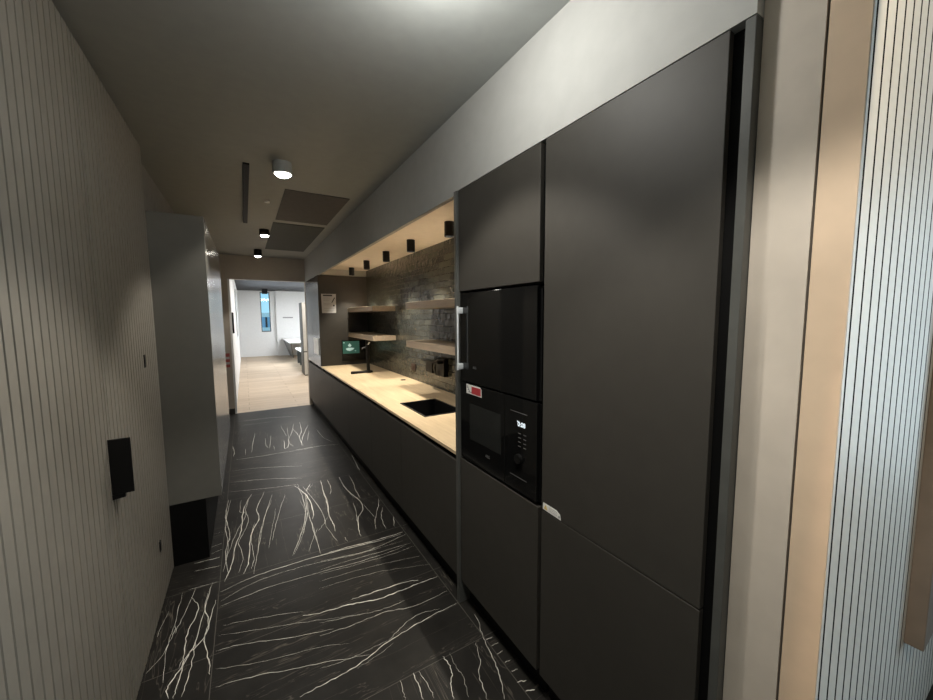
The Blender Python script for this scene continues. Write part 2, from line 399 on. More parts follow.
# floor slabs and their traced veins, one mesh
bm = new(); box(bm, -.6, 4.1, -4.6, YE, -.06, 0)
def ribbon(bm, pts, w):
    P = [Vector((x, y, 0)) for x, y in pts]; Q = []
    for a, b, c, d in zip([P[0]] + P[:-2], P[:-1], P[1:], P[2:] + [P[-1]]):    # smooth the traced line
        n = 6
        for k in range(n):
            s = k / n; s2 = s * s; s3 = s2 * s
            Q.append(.5 * ((2 * b) + (c - a) * s + (2 * a - 5 * b + 4 * c - d) * s2 + (3 * b - a - 3 * c + d) * s3))
    Q.append(P[-1])
    L = sum((q - p).length for p, q in zip(Q, Q[1:]))
    row = []
    for i, p in enumerate(Q):
        d = (Q[min(i + 1, len(Q) - 1)] - Q[max(i - 1, 0)]).normalized(); nrm = Vector((-d.y, d.x, 0))
        j = random.uniform(-1, 1) * .0035 if 0 < i < len(Q) - 1 else 0
        s = i / (len(Q) - 1); ww = w * (.35 + .65 * min(1, 5 * s, 5 * (1 - s))) * random.uniform(.55, 1.15)
        c = p + nrm * j
        row.append((bm.verts.new((c.x + nrm.x * ww / 2, c.y + nrm.y * ww / 2, .0003)), bm.verts.new((c.x - nrm.x * ww / 2, c.y - nrm.y * ww / 2, .0003))))
    for a, b in zip(row, row[1:]):
        bm.faces.new((a[0], a[1], b[1], b[0])).material_index = 1
for w, pts in VEINS:
    pts = [p for p in pts if p[0] > XL and p[1] < YE]
    if len(pts) > 1: ribbon(bm, pts, w * .00112)
struct('floor', bm, ['floor', 'vein'], 'black porcelain floor slabs with cream veins')
struct('floor_1', bx(-.6, 4., YE, 18.6, -.06, 0), 'planks', 'pale oak plank floor of the bright room beyond')
struct('ceiling', bx(-.62, 4.1, -4.6, YE, ZC, ZC + .1), 'ceil', 'grey corridor ceiling')
struct('ceiling_1', bx(-.62, 4., YE + .12, 18.6, Z(1.15), Z(1.25)), 'farceil', 'charcoal ceiling of the room beyond')
struct('wall_left', bx(-.72, -.55, -4.6, 18.6, 0, ZC + .2), 'dark', 'wall behind the ribbed panelling')
bm = new(); box(bm, 4., 4.15, -4.6, -3.8, 0, ZC + .2); box(bm, 4., 4.15, -.5, 18.6, 0, ZC + .2); box(bm, 4., 4.15, -3.8, -.5, 0, .4); box(bm, 4., 4.15, -3.8, -.5, Z(.95), ZC + .2)
struct('wall_right', bm, 'dark')
struct('wall_kitchen', bx(XB, XB + .12, .45, YE, 0, ZC), 'tiles', 'back wall of dark glazed brick tiles')
# end wall with the opening to the next room
bm = new(); box(bm, -.55, -.2, YE, YE + .12, 0, ZC); box(bm, 1.0, 4., YE, YE + .12, 0, ZC); box(bm, -.2, 1.0, YE, YE + .12, Z(.66), ZC)
struct('wall_end', bm, 'tan', 'taupe end wall around the opening')
struct('baseboard_end', bx(-.34, -.205, YE - .012, YE, 0, .09), 'cab', 'dark baseboard beside the opening')
bm = new(); box(bm, -.215, -.185, YE - .015, YE + .14, 0, Z(.66)); struct('trim_1', bm, 'white', 'white jamb of the opening')
# far room
struct('wall_far_left', bx(-.35, -.2, YE + .12, 12.6, 0, Z(1.15)), 'white')
bm = new(); box(bm, -.35, -.2, 12.6, 15.9, 0, Z(-.65)); box(bm, -.35, -.2, 15.9, 18.3, 0, Z(1.15)); box(bm, -.35, -.2, 12.6, 15.9, Z(1.0), Z(1.15))
struct('wall_far_left_2', bm, 'white')
bm = new()
box(bm, -.35, .62, 18.3, 18.45, 0, Z(1.15)); box(bm, .99, 4., 18.3, 18.45, 0, Z(1.15)); box(bm, .62, .99, 18.3, 18.45, 0, Z(-.6)); box(bm, .62, .99, 18.3, 18.45, Z(1.1), Z(1.15))
struct('wall_back', bm, 'white', 'white back wall of the room beyond')
struct('baseboard_back', bx(-.2, 1.19, 18.28, 18.3, 0, .16), 'white')
struct('trim_2', bx(1.2, 2.4, 18.12, 18.3, 0, Z(1.15)), 'white', 'white pier on the far wall')
def window(n, x0, x1, y0, y1, z0, z1, axis):
    f = .035
    bm = new()
    if axis == 'y':
        box(bm, x0, x0 + f, y0, y1, z0, z1); box(bm, x1 - f, x1, y0, y1, z0, z1); box(bm, x0 + f, x1 - f, y0, y1, z0, z0 + f); box(bm, x0 + f, x1 - f, y0, y1, z1 - f, z1)
        g = bx(x0 + f, x1 - f, (y0 + y1) / 2 - .004, (y0 + y1) / 2 + .004, z0 + f, z1 - f)
    else:
        box(bm, x0, x1, y0, y0 + f, z0, z1); box(bm, x0, x1, y1 - f, y1, z0, z1); box(bm, x0, x1, y0 + f, y1 - f, z0, z0 + f); box(bm, x0, x1, y0 + f, y1 - f, z1 - f, z1)
        box(bm, x0, x1, (y0 + y1) / 2 - f / 2, (y0 + y1) / 2 + f / 2, z0 + f, z1 - f)
        g = bx((x0 + x1) / 2 - .004, (x0 + x1) / 2 + .004, y0 + f, y1 - f, z0 + f, z1 - f)
    w = struct('window_%d' % n, bm, 'panel', 'narrow window with a grey frame')
    obj('pane', g, 'glass', w)
window(1, .62, .99, 18.33, 18.40, Z(-.6), Z(1.1), 'y')
window(2, -.31, -.24, 12.6, 15.9, Z(-.65), Z(1.0), 'x')
# the room behind the lens, closed by a window wall
struct('wall_front', bx(-.6, 4., -4.6, -4.5, 0, ZC), 'dark')
window(3, 4.02, 4.09, -3.8, -.5, .4, Z(.95), 'x')

# bulkhead over the kitchen run, with the pale recessed soffit
bm = new(); box(bm, XR, XB, .428, 1.79, Z(.66), ZC); box(bm, XR, XR + .03, 1.79, YE, Z(.645), ZC); box(bm, XR + .03, XB, 6.15, YE, Z(.66), ZC)
struct('trim_3', bm, 'bulkhead', 'grey bulkhead over the tall cabinets')
struct('trim_4', bx(XR + .03, XB, 1.79, 6.15, Z(.75), Z(.77)), 'soffit', 'pale soffit board over the worktop')

# right of the kitchen: beige side wall and the pale ribbed return wall
XS, YR = 1.03, .2515
struct('wall_side', bx(XS, XS + .02, .3185, .4265, 0, ZC), 'beige', 'beige wall panel beside the tall cabinet')
struct('wall_side_2', bx(XS, XS + .004, YR + .001, .3135, 0, ZC), 'peach', 'warm beige corner panel')
struct('wall_side_3', bx(XS + .021, 1.25, YR + .04, .4265, 0, ZC), 'carcass', 'dark backing of the panel joint')
def ribbed(bm, lo, hi, z0, z1, pitch, put, groove=.009, depth=.010, start=None, inner=0):
    """flat slats with narrow V grooves along one axis; put(s, d, z) gives a point with d the depth into the wall"""
    s = lo; prof = []
    g = lo if start is None else start
    prof.append((lo, 0))
    while g < hi - groove:
        if g > lo + groove: prof += [(g - groove / 2, 0), (g - groove * .42, depth), (g + groove * .42, depth), (g + groove / 2, 0)]
        g += pitch
    prof.append((hi, 0)); prof += [(hi, depth + .012), (lo, depth + .012)]
    a = [bm.verts.new(put(s, d, z0)) for s, d in prof]; b = [bm.verts.new(put(s, d, z1)) for s, d in prof]
    n = len(prof)
    for k in range(n):
        f = bm.faces.new((a[k], a[(k + 1) % n], b[(k + 1) % n], b[k]))
        if inner and k < n - 3 and max(prof[k][1], prof[k + 1][1]) > 0: f.material_index = inner      # groove faces coloured black to stand in for shade
    bm.faces.new(a); bm.faces.new(b[::-1]); return bm
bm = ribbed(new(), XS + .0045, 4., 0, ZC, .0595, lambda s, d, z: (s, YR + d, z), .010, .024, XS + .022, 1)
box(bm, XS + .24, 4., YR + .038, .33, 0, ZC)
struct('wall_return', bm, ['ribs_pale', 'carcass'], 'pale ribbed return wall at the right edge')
tag(obj('wall_board', bx(1.865, 2.9, .207, YR, Z(-1.11), Z(.75), .003), 'brown'), 'thick brown board on the pale ribbed wall at the right edge', 'board')

# left: ribbed panelling and a concealed ribbed door
YS = 1.965
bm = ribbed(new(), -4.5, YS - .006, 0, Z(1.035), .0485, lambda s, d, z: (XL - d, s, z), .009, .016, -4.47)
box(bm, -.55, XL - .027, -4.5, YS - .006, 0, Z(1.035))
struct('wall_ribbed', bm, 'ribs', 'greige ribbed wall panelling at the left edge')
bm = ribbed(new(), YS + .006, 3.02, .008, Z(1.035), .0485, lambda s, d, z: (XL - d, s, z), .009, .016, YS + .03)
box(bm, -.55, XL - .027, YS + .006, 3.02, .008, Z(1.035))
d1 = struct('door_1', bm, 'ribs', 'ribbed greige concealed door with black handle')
bm = new(); box(bm, XL - .012, XL + .068, YS - .018, YS - .012, Z(-.70), Z(-.475), .002); box(bm, XL - .012, XL + .05, YS - .012, YS + .028, Z(-.675), Z(-.49), .002)
prism(bm, [(XL - .01, YS - .02, Z(-.70)), (XL + .04, YS - .02, Z(-.70)), (XL + .04, YS - .02, Z(-.715)), (XL - .01, YS - .02, Z(-.722))], (0, .012, 0))
obj('door_handle', bm, 'blackmetal', d1)
for z0, z1 in ((-.27, -.20), (-1.345, -1.285)):
    obj('hinge', bx(XL - .02, XL + .004, 2.66, 2.69, Z(z0), Z(z1), .001), 'blackmetal', d1)
# upper dark wall strip behind the cabinet and beyond
struct('wall_left_2', bx(-.55, -.33, 4.86, YE, 0, ZC), 'tan', 'taupe wall beyond the grey cabinet')

# grey tall cabinet on a black plinth
t = thing('tall_cabinet', (-.34, 3.94, 0), 'tall grey glossy cabinet on a black plinth beside the ribbed wall', 'cabinet')
bm = new(); box(bm, -.52, -.217, 3.05, 4.86, Z(-1.23), Z(.658)); obj('body', bm, 'leftcab', t)
obj('side_panel', bx(-.52, -.197, 3.025, 3.048, Z(-1.23), Z(.66), .002), 'leftcab', t)
for k in range(3):
    obj('door', bx(-.215, -.197, 3.051 + k * .603, 3.051 + k * .603 + .600, Z(-1.23), Z(.658), .0015), 'leftcab', t)
obj('plinth', bx(-.52, -.29, 3.025, 4.86, 0, Z(-1.232)), 'carcass', t, label='black plinth')

# ------------------------------------------------------------------ kitchen run
ZB, ZT = Z(-1.515), Z(.657)
# oven housing column
t = thing('oven_housing', (1.4, 1.44, 0), 'tall charcoal cabinet holding the built-in oven and microwave', 'cabinet')
obj('side_panel', bx(.988, XB - .025, 1.762, 1.788, 0, ZT, .001), 'panel', t)
obj('door', bx(XR, XR + .02, 1.122, 1.758, Z(.135), ZT, .0015), 'cab', t)
obj('door', bx(XR, XR + .02, 1.115, 1.758, ZB, Z(-.785), .0015), 'cab', t)
bm = new(); box(bm, XR + .022, XB - .025, 1.115, 1.76, ZB, Z(-.79)); box(bm, XR + .022, XB - .025, 1.115, 1.76, Z(.13), ZT); box(bm, XR + .45, XB - .025, 1.115, 1.76, Z(-.79), Z(.13))
box(bm, XR + .04, XR + .45, 1.745, 1.76, Z(-.79), Z(.13)); box(bm, XR + .04, XR + .45, 1.103, 1.118, Z(-.79), Z(.13)); obj('carcass', bm, 'carcass', t)
obj('plinth', bx(XR + .06, XR + .08, 1.115, 1.76, 0, ZB), 'carcass', t)
# oven
t = thing('oven', (1.2, 1.44, Z(-.345)), 'black glass built-in oven with a steel bar handle', 'oven')
bm = new(); box(bm, XR + .018, XR + .44, 1.122, 1.742, Z(-.345), Z(.118)); obj('body', bm, 'carcass', t)
d = obj('door', bx(XR - .002, XR + .016, 1.132, 1.745, Z(-.343), Z(.122), .002), 'gloss', t)
bm = new(); tube(bm, (XR - .030, 1.722, Z(-.285)), (XR - .030, 1.722, Z(.055)), .0055, 16); 
for a in (-.265, .032): box(bm, XR - .034, XR - .0015, 1.713, 1.731, Z(a) - .016, Z(a) + .016, .002)
obj('handle', bm, 'metal', d, True, 'brushed steel bar handle')
bm = new(); text_mesh(bm, 'AEG', .018, lambda u, v, w: (XR - .0025 - w, 1.60 - u, Z(-.262) + v)); obj('badge', bm, 'dim', d)
# microwave
t = thing('microwave', (1.2, 1.44, Z(-.772)), 'black built-in microwave below the oven with clock and dial', 'microwave')
obj('body', bx(XR + .018, XR + .4, 1.122, 1.742, Z(-.770), Z(-.358)), 'carcass', t)
d = obj('door', bx(XR - .002, XR + .016, 1.345, 1.745, Z(-.768), Z(-.352), .002), 'gloss', t)
obj('viewing_window', bx(XR - .0035, XR - .0015, 1.372, 1.648, Z(-.645), Z(-.455), .0005), 'window_glass', d)
bm = new(); text_mesh(bm, 'AEG', .02, lambda u, v, w: (XR - .0025 - w, 1.482 - u, Z(-.69) + v)); obj('badge', bm, 'dim', d)
p = obj('control_panel', bx(XR - .002, XR + .016, 1.125, 1.342, Z(-.768), Z(-.352), .002), 'gloss', t)
bm = new(); text_mesh(bm, '0:08', .030, lambda u, v, w: (XR - .0025 - w, 1.222 - u, Z(-.465) + v)); obj('clock_display', bm, 'digits', p)
bm = new(); box(bm, XR - .0025, XR - .0015, 1.247, 1.252, Z(-.456), Z(-.452)); obj('indicator', bm, 'digits', p)
for k in range(4):
    for y in (1.235, 1.20): obj('touch_key', bx(XR - .0026, XR - .0015, y - .009, y + .009, Z(-.505 - .019 * k) - .0015, Z(-.505 - .019 * k) + .0015), 'dim', p)
for z in (-.414, -.704): obj('trim_line', bx(XR - .0026, XR - .0015, 1.185, 1.30, Z(z) - .0012, Z(z) + .0012), 'dim', p)
bm = new(); tube(bm, (XR - .016, 1.235, Z(-.617)), (XR - .001, 1.235, Z(-.617)), .021, 28); box(bm, XR - .0175, XR - .015, 1.2335, 1.2365, Z(-.612), Z(-.598)); obj('dial', bm, 'blackmetal', p, True)
# red label on the microwave
t = thing('sticker', (XR - .003, 1.608, Z(-.405)), 'red and white label stuck at the top left of the microwave', 'sticker')
prism(bm := new(), [(XR - .0035, 1.68, Z(-.355)), (XR - .0035, 1.55, Z(-.355)), (XR - .0035, 1.535, Z(-.365)), (XR - .0035, 1.535, Z(-.404)), (XR - .0035, 1.68, Z(-.404))], (.0012, 0, 0)); obj('backing', bm, 'label', t)
bm = new(); box(bm, XR - .0042, XR - .0034, 1.541, 1.628, Z(-.399), Z(-.362)); obj('red_panel', bm, 'red', t, label='red panel')
bm = new(); prism(bm, [(XR - .0042, 1.672, Z(-.362)), (XR - .0042, 1.667, Z(-.362)), (XR - .0042, 1.640, Z(-.397)), (XR - .0042, 1.645, Z(-.397))], (.0006, 0, 0))
for y, z in ((1.668, -.372), (1.66, -.383), (1.652, -.392), (1.635, -.393)): box(bm, XR - .0042, XR - .0034, y - .006, y + .006, Z(z) - .002, Z(z) + .002)
obj('print', bm, 'greyink', t)

# fridge column
t = thing('fridge_cabinet', (1.4, .77, 0), 'wide matt charcoal fridge cabinet nearest on the right', 'cabinet')
obj('door', bx(XR, XR + .02, .480, 1.094, Z(-.780), ZT, .0015), 'cab', t)
obj('door', bx(XR, XR + .02, .480, 1.094, ZB, Z(-.784), .0015), 'cab', t)
obj('carcass', bx(XR + .025, XB - .025, .452, 1.095, ZB, ZT), 'carcass', t)
obj('side_panel', bx(XR, XB - .025, .428, .449, 0, ZT, .001), 'panel', t)
obj('plinth', bx(XR + .06, XR + .08, .45, 1.10, 0, ZB), 'carcass', t)
t = thing('sticker', (XR - .001, 1.035, Z(-.779)), 'white warning tag with a yellow triangle at the lower corner of the fridge door', 'sticker')
prism(bm := new(), [(XR - .0012, 1.083, Z(-.748)), (XR - .0012, 1.01, Z(-.748)), (XR - .0012, .990, Z(-.757)), (XR - .0012, .985, Z(-.778)), (XR - .0012, 1.085, Z(-.776))], (.0012, 0, 0)); obj('backing', bm, 'label', t)
bm = new(); prism(bm, [(XR - .0018, 1.078, Z(-.771)), (XR - .0018, 1.058, Z(-.771)), (XR - .0018, 1.068, Z(-.752))], (.0005, 0, 0)); obj('warning_triangle', bm, 'yellow', t, label='yellow warning triangle')
bm = new(); box(bm, XR - .0022, XR - .0017, 1.0672, 1.0688, Z(-.768), Z(-.758)); box(bm, XR - .0018, XR - .0012, .991, .997, Z(-.772), Z(-.764))
for k in range(3): box(bm, XR - .0018, XR - .0012, 1.005, 1.05, Z(-.756 - .006 * k), Z(-.7553 - .006 * k))
obj('print', bm, 'greyink', t)

# base cabinets
edges = [1.790, 2.69, 3.50, 4.40, 5.30, 6.165]
lab = ['charcoal base cabinet under the sink beside the oven housing', 'second charcoal base cabinet from the oven housing', 'middle charcoal base cabinet of the run under the worktop',
       'charcoal base cabinet under the black tap', 'charcoal base cabinet in front of the green screen']
def base(y0, y1, label):
    t = thing('base_cabinet', (1.3, (y0 + y1) / 2, 0), label, 'cabinet', 'charcoal base cabinets under the worktop')
    obj('door', bx(XR, XR + .02, y0 + .0012, y1 - .0012, ZB, Z(-.822), .001), 'cab', t)
    bm = new(); box(bm, XR + .024, XB - .055, y0, y0 + .018, ZB, Z(-.80)); box(bm, XR + .024, XB - .055, y1 - .018, y1, ZB, Z(-.80)); box(bm, XR + .024, XB - .055, y0 + .018, y1 - .018, ZB, ZB + .018); box(bm, XR + .05, XR + .06, y0 + .018, y1 - .018, ZB + .018, Z(-.80)); obj('carcass', bm, 'carcass', t)
    obj('plinth', bx(XR + .05, XR + .065, y0, y1, 0, ZB), 'carcass', t)
    return t
for a, b, l in zip(edges, edges[1:], lab): base(a, b, l)
base(6.165, 6.84, 'charcoal base cabinet under the white paper on the far column'); base(6.84, 7.5, 'farthest charcoal base cabinet beside the opening')
# worktop with a cut-out for the sink
sx0, sx1, sy0, sy1 = 1.15, 1.50, 2.565, 3.10
zt0, zt1 = Z(-.785), Z(-.765)
bm = new(); box(bm, XR - .002, sx0, 1.79, 6.15, zt0, zt1, .001); box(bm, sx1, XB, 1.79, 6.15, zt0, zt1); box(bm, sx0, sx1, 1.79, sy0, zt0, zt1); box(bm, sx0, sx1, sy1, 6.15, zt0, zt1)
tag(obj('worktop', bm, 'worktop'), 'long pale oak worktop running from the oven housing to the dark column', 'worktop')
# sink
t = thing('sink', (1.325, 2.83, Z(-.95)), 'black square sink set into the worktop near the oven housing', 'sink')
bm = new(); w = .016
box(bm, sx0 + .001, sx0 + w, sy0, sy1, Z(-.95), Z(-.761)); box(bm, sx1 - w, sx1 - .001, sy0, sy1, Z(-.95), Z(-.761)); box(bm, sx0 + w, sx1 - w, sy0 + .001, sy0 + w, Z(-.95), Z(-.761)); box(bm, sx0 + w, sx1 - w, sy1 - w, sy1 - .001, Z(-.95), Z(-.761)); box(bm, sx0 + w, sx1 - w, sy0 + w, sy1 - w, Z(-.955), Z(-.945))
obj('basin', bm, 'blackmetal', t)
bm = new(); tube(bm, (1.32, 2.83, Z(-.946)), (1.32, 2.83, Z(-.942)), .04, 24); obj('drain', bm, 'metal', t, True)
# tap
t = thing('tap', (1.40, 5.1, Z(-.765)), 'slim black tap with a long base plate at the far end of the worktop', 'tap')
bm = new(); tube(bm, (1.44, 5.1, Z(-.765)), (1.44, 5.1, Z(-.735)), .05, 28); box(bm, 1.24, 1.50, 5.06, 5.14, Z(-.765), Z(-.735), .012); tube(bm, (1.25, 5.1, Z(-.765)), (1.25, 5.1, Z(-.735)), .045, 28); obj('base_plate', bm, 'blackmetal', t, True)
bm = new(); tube(bm, (1.445, 5.1, Z(-.74)), (1.445, 5.1, Z(-.37)), .022, 24); obj('post', bm, 'blackmetal', t, True)
bm = new(); tube(bm, (1.445, 5.1, Z(-.41)), (1.36, 5.1, Z(-.425)), .009, 14); tube(bm, (1.362, 5.1, Z(-.422)), (1.362, 5.1, Z(-.45)), .008, 14); obj('spout', bm, 'blackmetal', t, True)
bm = new(); tube(bm, (1.445, 5.1, Z(-.385)), (1.455, 5.05, Z(-.345)), .009, 14); obj('lever', bm, 'metal', t, True, 'bright lever')
# pop-up socket ring in the worktop
bm = new(); tube(bm, (1.625, 4.25, Z(-.765)), (1.625, 4.25, Z(-.760)), .032, 28); tube(bm, (1.625, 4.25, Z(-.76)), (1.625, 4.25, Z(-.757)), .024, 28)
tag(obj('worktop_grommet', bm, 'rust', None, True), 'small dark round cap in the shaded back of the worktop', 'cap')
# shelves
def shelf(y0, y1, z1, label):
    bm = bx(1.435, XB, y0, y1, z1 - .067, z1, .0015)
    return tag(obj('wall_shelf', bm, 'shelf'), label, 'shelf', 'floating oak shelves on the tiled wall')
shelf(1.79, 3.64, Z(.147), 'upper oak floating shelf beside the oven housing'); shelf(1.79, 3.64, Z(-.243), 'lower oak floating shelf beside the oven housing, over the black sockets')
shelf(4.81, 6.15, Z(.147), 'upper oak floating shelf against the dark column'); shelf(4.81, 6.15, Z(-.245), 'lower oak floating shelf against the dark column, over the tap')
# black power points on the tiles
t = thing('wall_socket', (XB, 3.66, Z(-.60)), 'left black box of the two on the tiles under the lower shelf', 'socket')
bm = new(); box(bm, XB - .05, XB, 3.59, 3.745, Z(-.60), Z(-.475), .004); obj('body', bm, 'blackmetal', t)
bm = new(); box(bm, XB - .11, XB - .05, 3.33, 3.745, Z(-.475), Z(-.455), .003); obj('hood', bm, 'blackmetal', t)
t = thing('paper_roll_holder', (XB, 3.4, Z(-.61)), 'black curved holder beside the black box on the tiles under the lower shelf', 'holder')
bm = new(); box(bm, XB - .05, XB + .002, 3.31, 3.50, Z(-.61), Z(-.425), .004); obj('body', bm, 'blackmetal', t)
bm = new(); sweep(bm, [(XB - .06, 3.47, Z(-.60)), (XB - .09, 3.46, Z(-.53)), (XB - .10, 3.41, Z(-.46)), (XB - .09, 3.33, Z(-.425)), (XB - .05, 3.30, Z(-.42))], .009, 10); obj('hoop', bm, 'panel', t, True)
t = thing('wall_plate', (XB, 4.2, Z(-.65)), 'small rust brown plate on the tiles just above the worktop', 'plate')
bm = new(); box(bm, XB - .012, XB, 4.145, 4.26, Z(-.65), Z(-.565), .003); obj('plate', bm, 'rust', t)
bm = new(); box(bm, XB - .016, XB - .012, 4.175, 4.23, Z(-.63), Z(-.585), .002); obj('switch', bm, 'rust', t)
# soffit spots
PL = ['soffit spotlight nearest the oven housing', 'second soffit spotlight from the oven housing', 'middle soffit spotlight over the worktop', 'fourth soffit spotlight from the oven housing', 'farthest soffit spotlight, beside the dark column']
ys = [2.68, 3.48, 4.22, 5.02, 5.83]
first = None
for y, l in zip(ys, PL):
    l = 'black cylinder ' + l
    if first is None:
        first = thing('soffit_spotlight', (1.44, y, Z(.75)), l, 'spotlight', 'black cylinder spotlights under the soffit')
        bm = new(); seg = 32
        prof = [(.0, .0), (.04, .0), (.04, -.115), (.034, -.115), (.030, -.095), (0, -.095)]
        rings = [[bm.verts.new((1.44 + r * math.cos(k * math.tau / seg), y + r * math.sin(k * math.tau / seg), Z(.75) + z)) for k in range(seg)] for r, z in prof[1:5]]
        for A, B in zip(rings, rings[1:]):
            for k in range(seg): bm.faces.new((A[k], A[(k + 1) % seg], B[(k + 1) % seg], B[k]))
        bm.faces.new(rings[0]); obj('housing', bm, 'blackmetal', first, True)
        bm = new(); tube(bm, (1.44, y, Z(.654)), (1.44, y, Z(.659)), .029, 24); obj('lens', bm, 'lamp', first, True)
    else: dup(first, (1.44, y, Z(.75)), l)
    s = lamp('soffit_light', 'SPOT', (1.44, y, Z(.645)), E_SOFFIT, (1., .91, .76), spot_size=math.radians(84), spot_blend=.6, shadow_soft_size=.014)

# dark column at the far end
t = thing('column_cabinet', (1.4, 6.82, Z(-.765)), 'dark slate tall cabinet standing on the counter at the far end of the worktop', 'cabinet')
obj('side_panel', bx(XR, XB, 6.15, 6.17, Z(-.785), Z(.655), .001), 'cab', t)
obj('door', bx(XR, XR + .02, 6.172, 6.84, Z(-.785), Z(.655), .0015), 'column', t); obj('door', bx(XR, XR + .02, 6.843, 7.5, Z(-.785), Z(.655), .0015), 'column', t)
obj('carcass', bx(XR + .022, XB, 6.172, 7.5, Z(-.78), Z(.65)), 'carcass', t)
bm = new(); box(bm, XR - .012, XR, 6.26, 6.70, Z(-.60), Z(-.33), .003)
tag(obj('paper_notice', bm, 'whitegloss'), 'white paper notice on the front of the dark column just above the counter', 'notice')
# poster on the column side
t = thing('poster', (1.15, 6.149, Z(.07)), 'small white poster with a black headline on the side of the dark column', 'poster')
bm = new(); prism(bm, [(1.041, 6.1475, Z(.365)), (1.262, 6.1475, Z(.367)), (1.256, 6.1475, Z(.070)), (1.046, 6.1475, Z(.068))], (0, .0025, 0)); obj('sheet', bm, 'paper', t)
bm = new(); box(bm, 1.068, 1.205, 6.1466, 6.1474, Z(.330), Z(.352)); 
prism(bm, [(1.235, 6.1466, Z(.315)), (1.247, 6.1466, Z(.305)), (1.20, 6.1466, Z(.225)), (1.19, 6.1466, Z(.232))], (0, .0008, 0)); tube(bm, (1.225, 6.1474, Z(.185)), (1.225, 6.1464, Z(.185)), .014, 16)
obj('headline', bm, 'ink', t)
bm = new()
for z, a, b in ((.305, 1.068, 1.17), (.285, 1.068, 1.18), (.262, 1.07, 1.16), (.215, 1.07, 1.185), (.195, 1.07, 1.20), (.14, 1.075, 1.235), (.11, 1.085, 1.23), (.095, 1.10, 1.21)): box(bm, a, b, 6.1466, 6.1474, Z(z) - .003, Z(z) + .003)
obj('print', bm, 'greyink', t)
# glowing screen on the column side, behind the tap
t = thing('screen', (1.48, 6.149, Z(-.70)), 'small dark screen with a glowing green picture on the column side behind the tap', 'screen')
obj('frame', bx(1.325, 1.70, 6.135, 6.149, Z(-.70), Z(-.37), .003), 'gloss', t)
obj('display', bx(1.335, 1.60, 6.133, 6.1355, Z(-.585), Z(-.385)), 'signgreen', t)
bm = new(); y = 6.1325; c = 1.445
prism(bm, [(c, y, Z(-.42)), (c + .03, y, Z(-.455)), (c + .012, y, Z(-.475)), (c - .012, y, Z(-.475)), (c - .03, y, Z(-.455))], (0, .0006, 0)); obj('pictogram', bm, 'signwhite', t); bm = new()
prism(bm, [(c - .065, y, Z(-.505)), (c - .02, y, Z(-.49)), (c + .025, y, Z(-.49)), (c + .075, y, Z(-.50)), (c + .05, y, Z(-.525)), (c, y, Z(-.545)), (c - .045, y, Z(-.53))], (0, .0006, 0))
obj('pictogram', bm, 'signwhite', t)
obj('status_mark', bx(1.345, 1.367, y, y + .0006, Z(-.415), Z(-.40)), 'signwhite', t); obj('status_mark', bx(1.525, 1.545, y, y + .0006, Z(-.55), Z(-.54)), 'signwhite', t)

# ------------------------------------------------------------------ ceiling fittings
def spot(x, y, label, e, size, blend=.3, drop=.11, sm=.035, body='blackmetal', r=.055):
    t = thing('ceiling_spotlight', (x, y, ZC), label, 'ceiling light', 'ceiling spotlights along the corridor')
    seg = 32; zz = ZC - drop
    def lathe(prof):
        bm = new()
        rings = [[bm.verts.new((x + q * math.cos(k * math.tau / seg), y + q * math.sin(k * math.tau / seg), z)) for k in range(seg)] for q, z in prof]
        for A, B in zip(rings, rings[1:]):
            for k in range(seg): bm.faces.new((A[k], A[(k + 1) % seg], B[(k + 1) % seg], B[k]))
        bm.faces.new(rings[0]); bm.faces.new(rings[-1][::-1]); return bm
    obj('housing', lathe([(r, ZC), (r + .004, zz), (r - .006, zz - .002), (r - .008, zz + .006)]), body, t, True)
    obj('lens', lathe([(r - .009, zz + .005), (r - .012, zz - .006), (r * .6, zz - .016), (r * .25, zz - .020)]), 'lamp', t, True)
    lamp('corridor_light', 'SPOT', (x, y, zz - .03), e, LAMP, spot_size=math.radians(size), spot_blend=blend, shadow_soft_size=sm)
    return t
LAMP = (1., .95, .86)
spot(.280, 2.935, 'nearest and brightest ceiling spotlight above the corridor', E_SPOT, 100, drop=.075, body='ceil', r=.060)
spot(.262, 5.2, 'second ceiling spotlight, in front of the blackish ceiling panel', E_SPOT * .8, 100, drop=.07)
spot(.235, 6.75, 'farthest ceiling spotlight, just before the opening', E_SPOT * .6, 100, drop=.1)
# fittings above the view: two more spots; an added point lamp brightens bulkhead and ceiling
lamp('corridor_light', 'SPOT', (.45, 1.25, ZC - .06), E_NEAR, LAMP, spot_size=math.radians(100), spot_blend=.3, shadow_soft_size=.035)
lamp('corridor_light', 'SPOT', (.30, .2, ZC - .06), E_NEAR, LAMP, spot_size=math.radians(100), spot_blend=.3, shadow_soft_size=.035)
lamp('bulkhead_fill', 'POINT', (.50, .98, .90 + H), E_FILL, (1., .98, .92), shadow_soft_size=.05)
o = lamp('back_room_light', 'SPOT', (.35, -.5, ZC - .08), E_ACCENT, (1., .79, .55), spot_size=math.radians(178), spot_blend=.02, shadow_soft_size=.012); aim(o, o.location + Vector((.4755, -.4488, -.038)))
tag(obj('ceiling_panel', bx(.345, .87, 3.50, 4.60, ZC - .006, ZC), 'hatch'), 'dark brown square panel in the ceiling behind the nearest spotlight', 'ceiling panel')
tag(obj('ceiling_panel', bx(.33, .875, 4.75, 6.6, ZC - .006, ZC), 'hatch2'), 'blackish panel in the ceiling nearest the opening', 'ceiling panel')
tag(obj('ceiling_track', bx(.045, .085, 3.05, 4.9, ZC - .012, ZC, .002), 'carcass'), 'thin black linear track in the ceiling left of the spotlights', 'ceiling track')
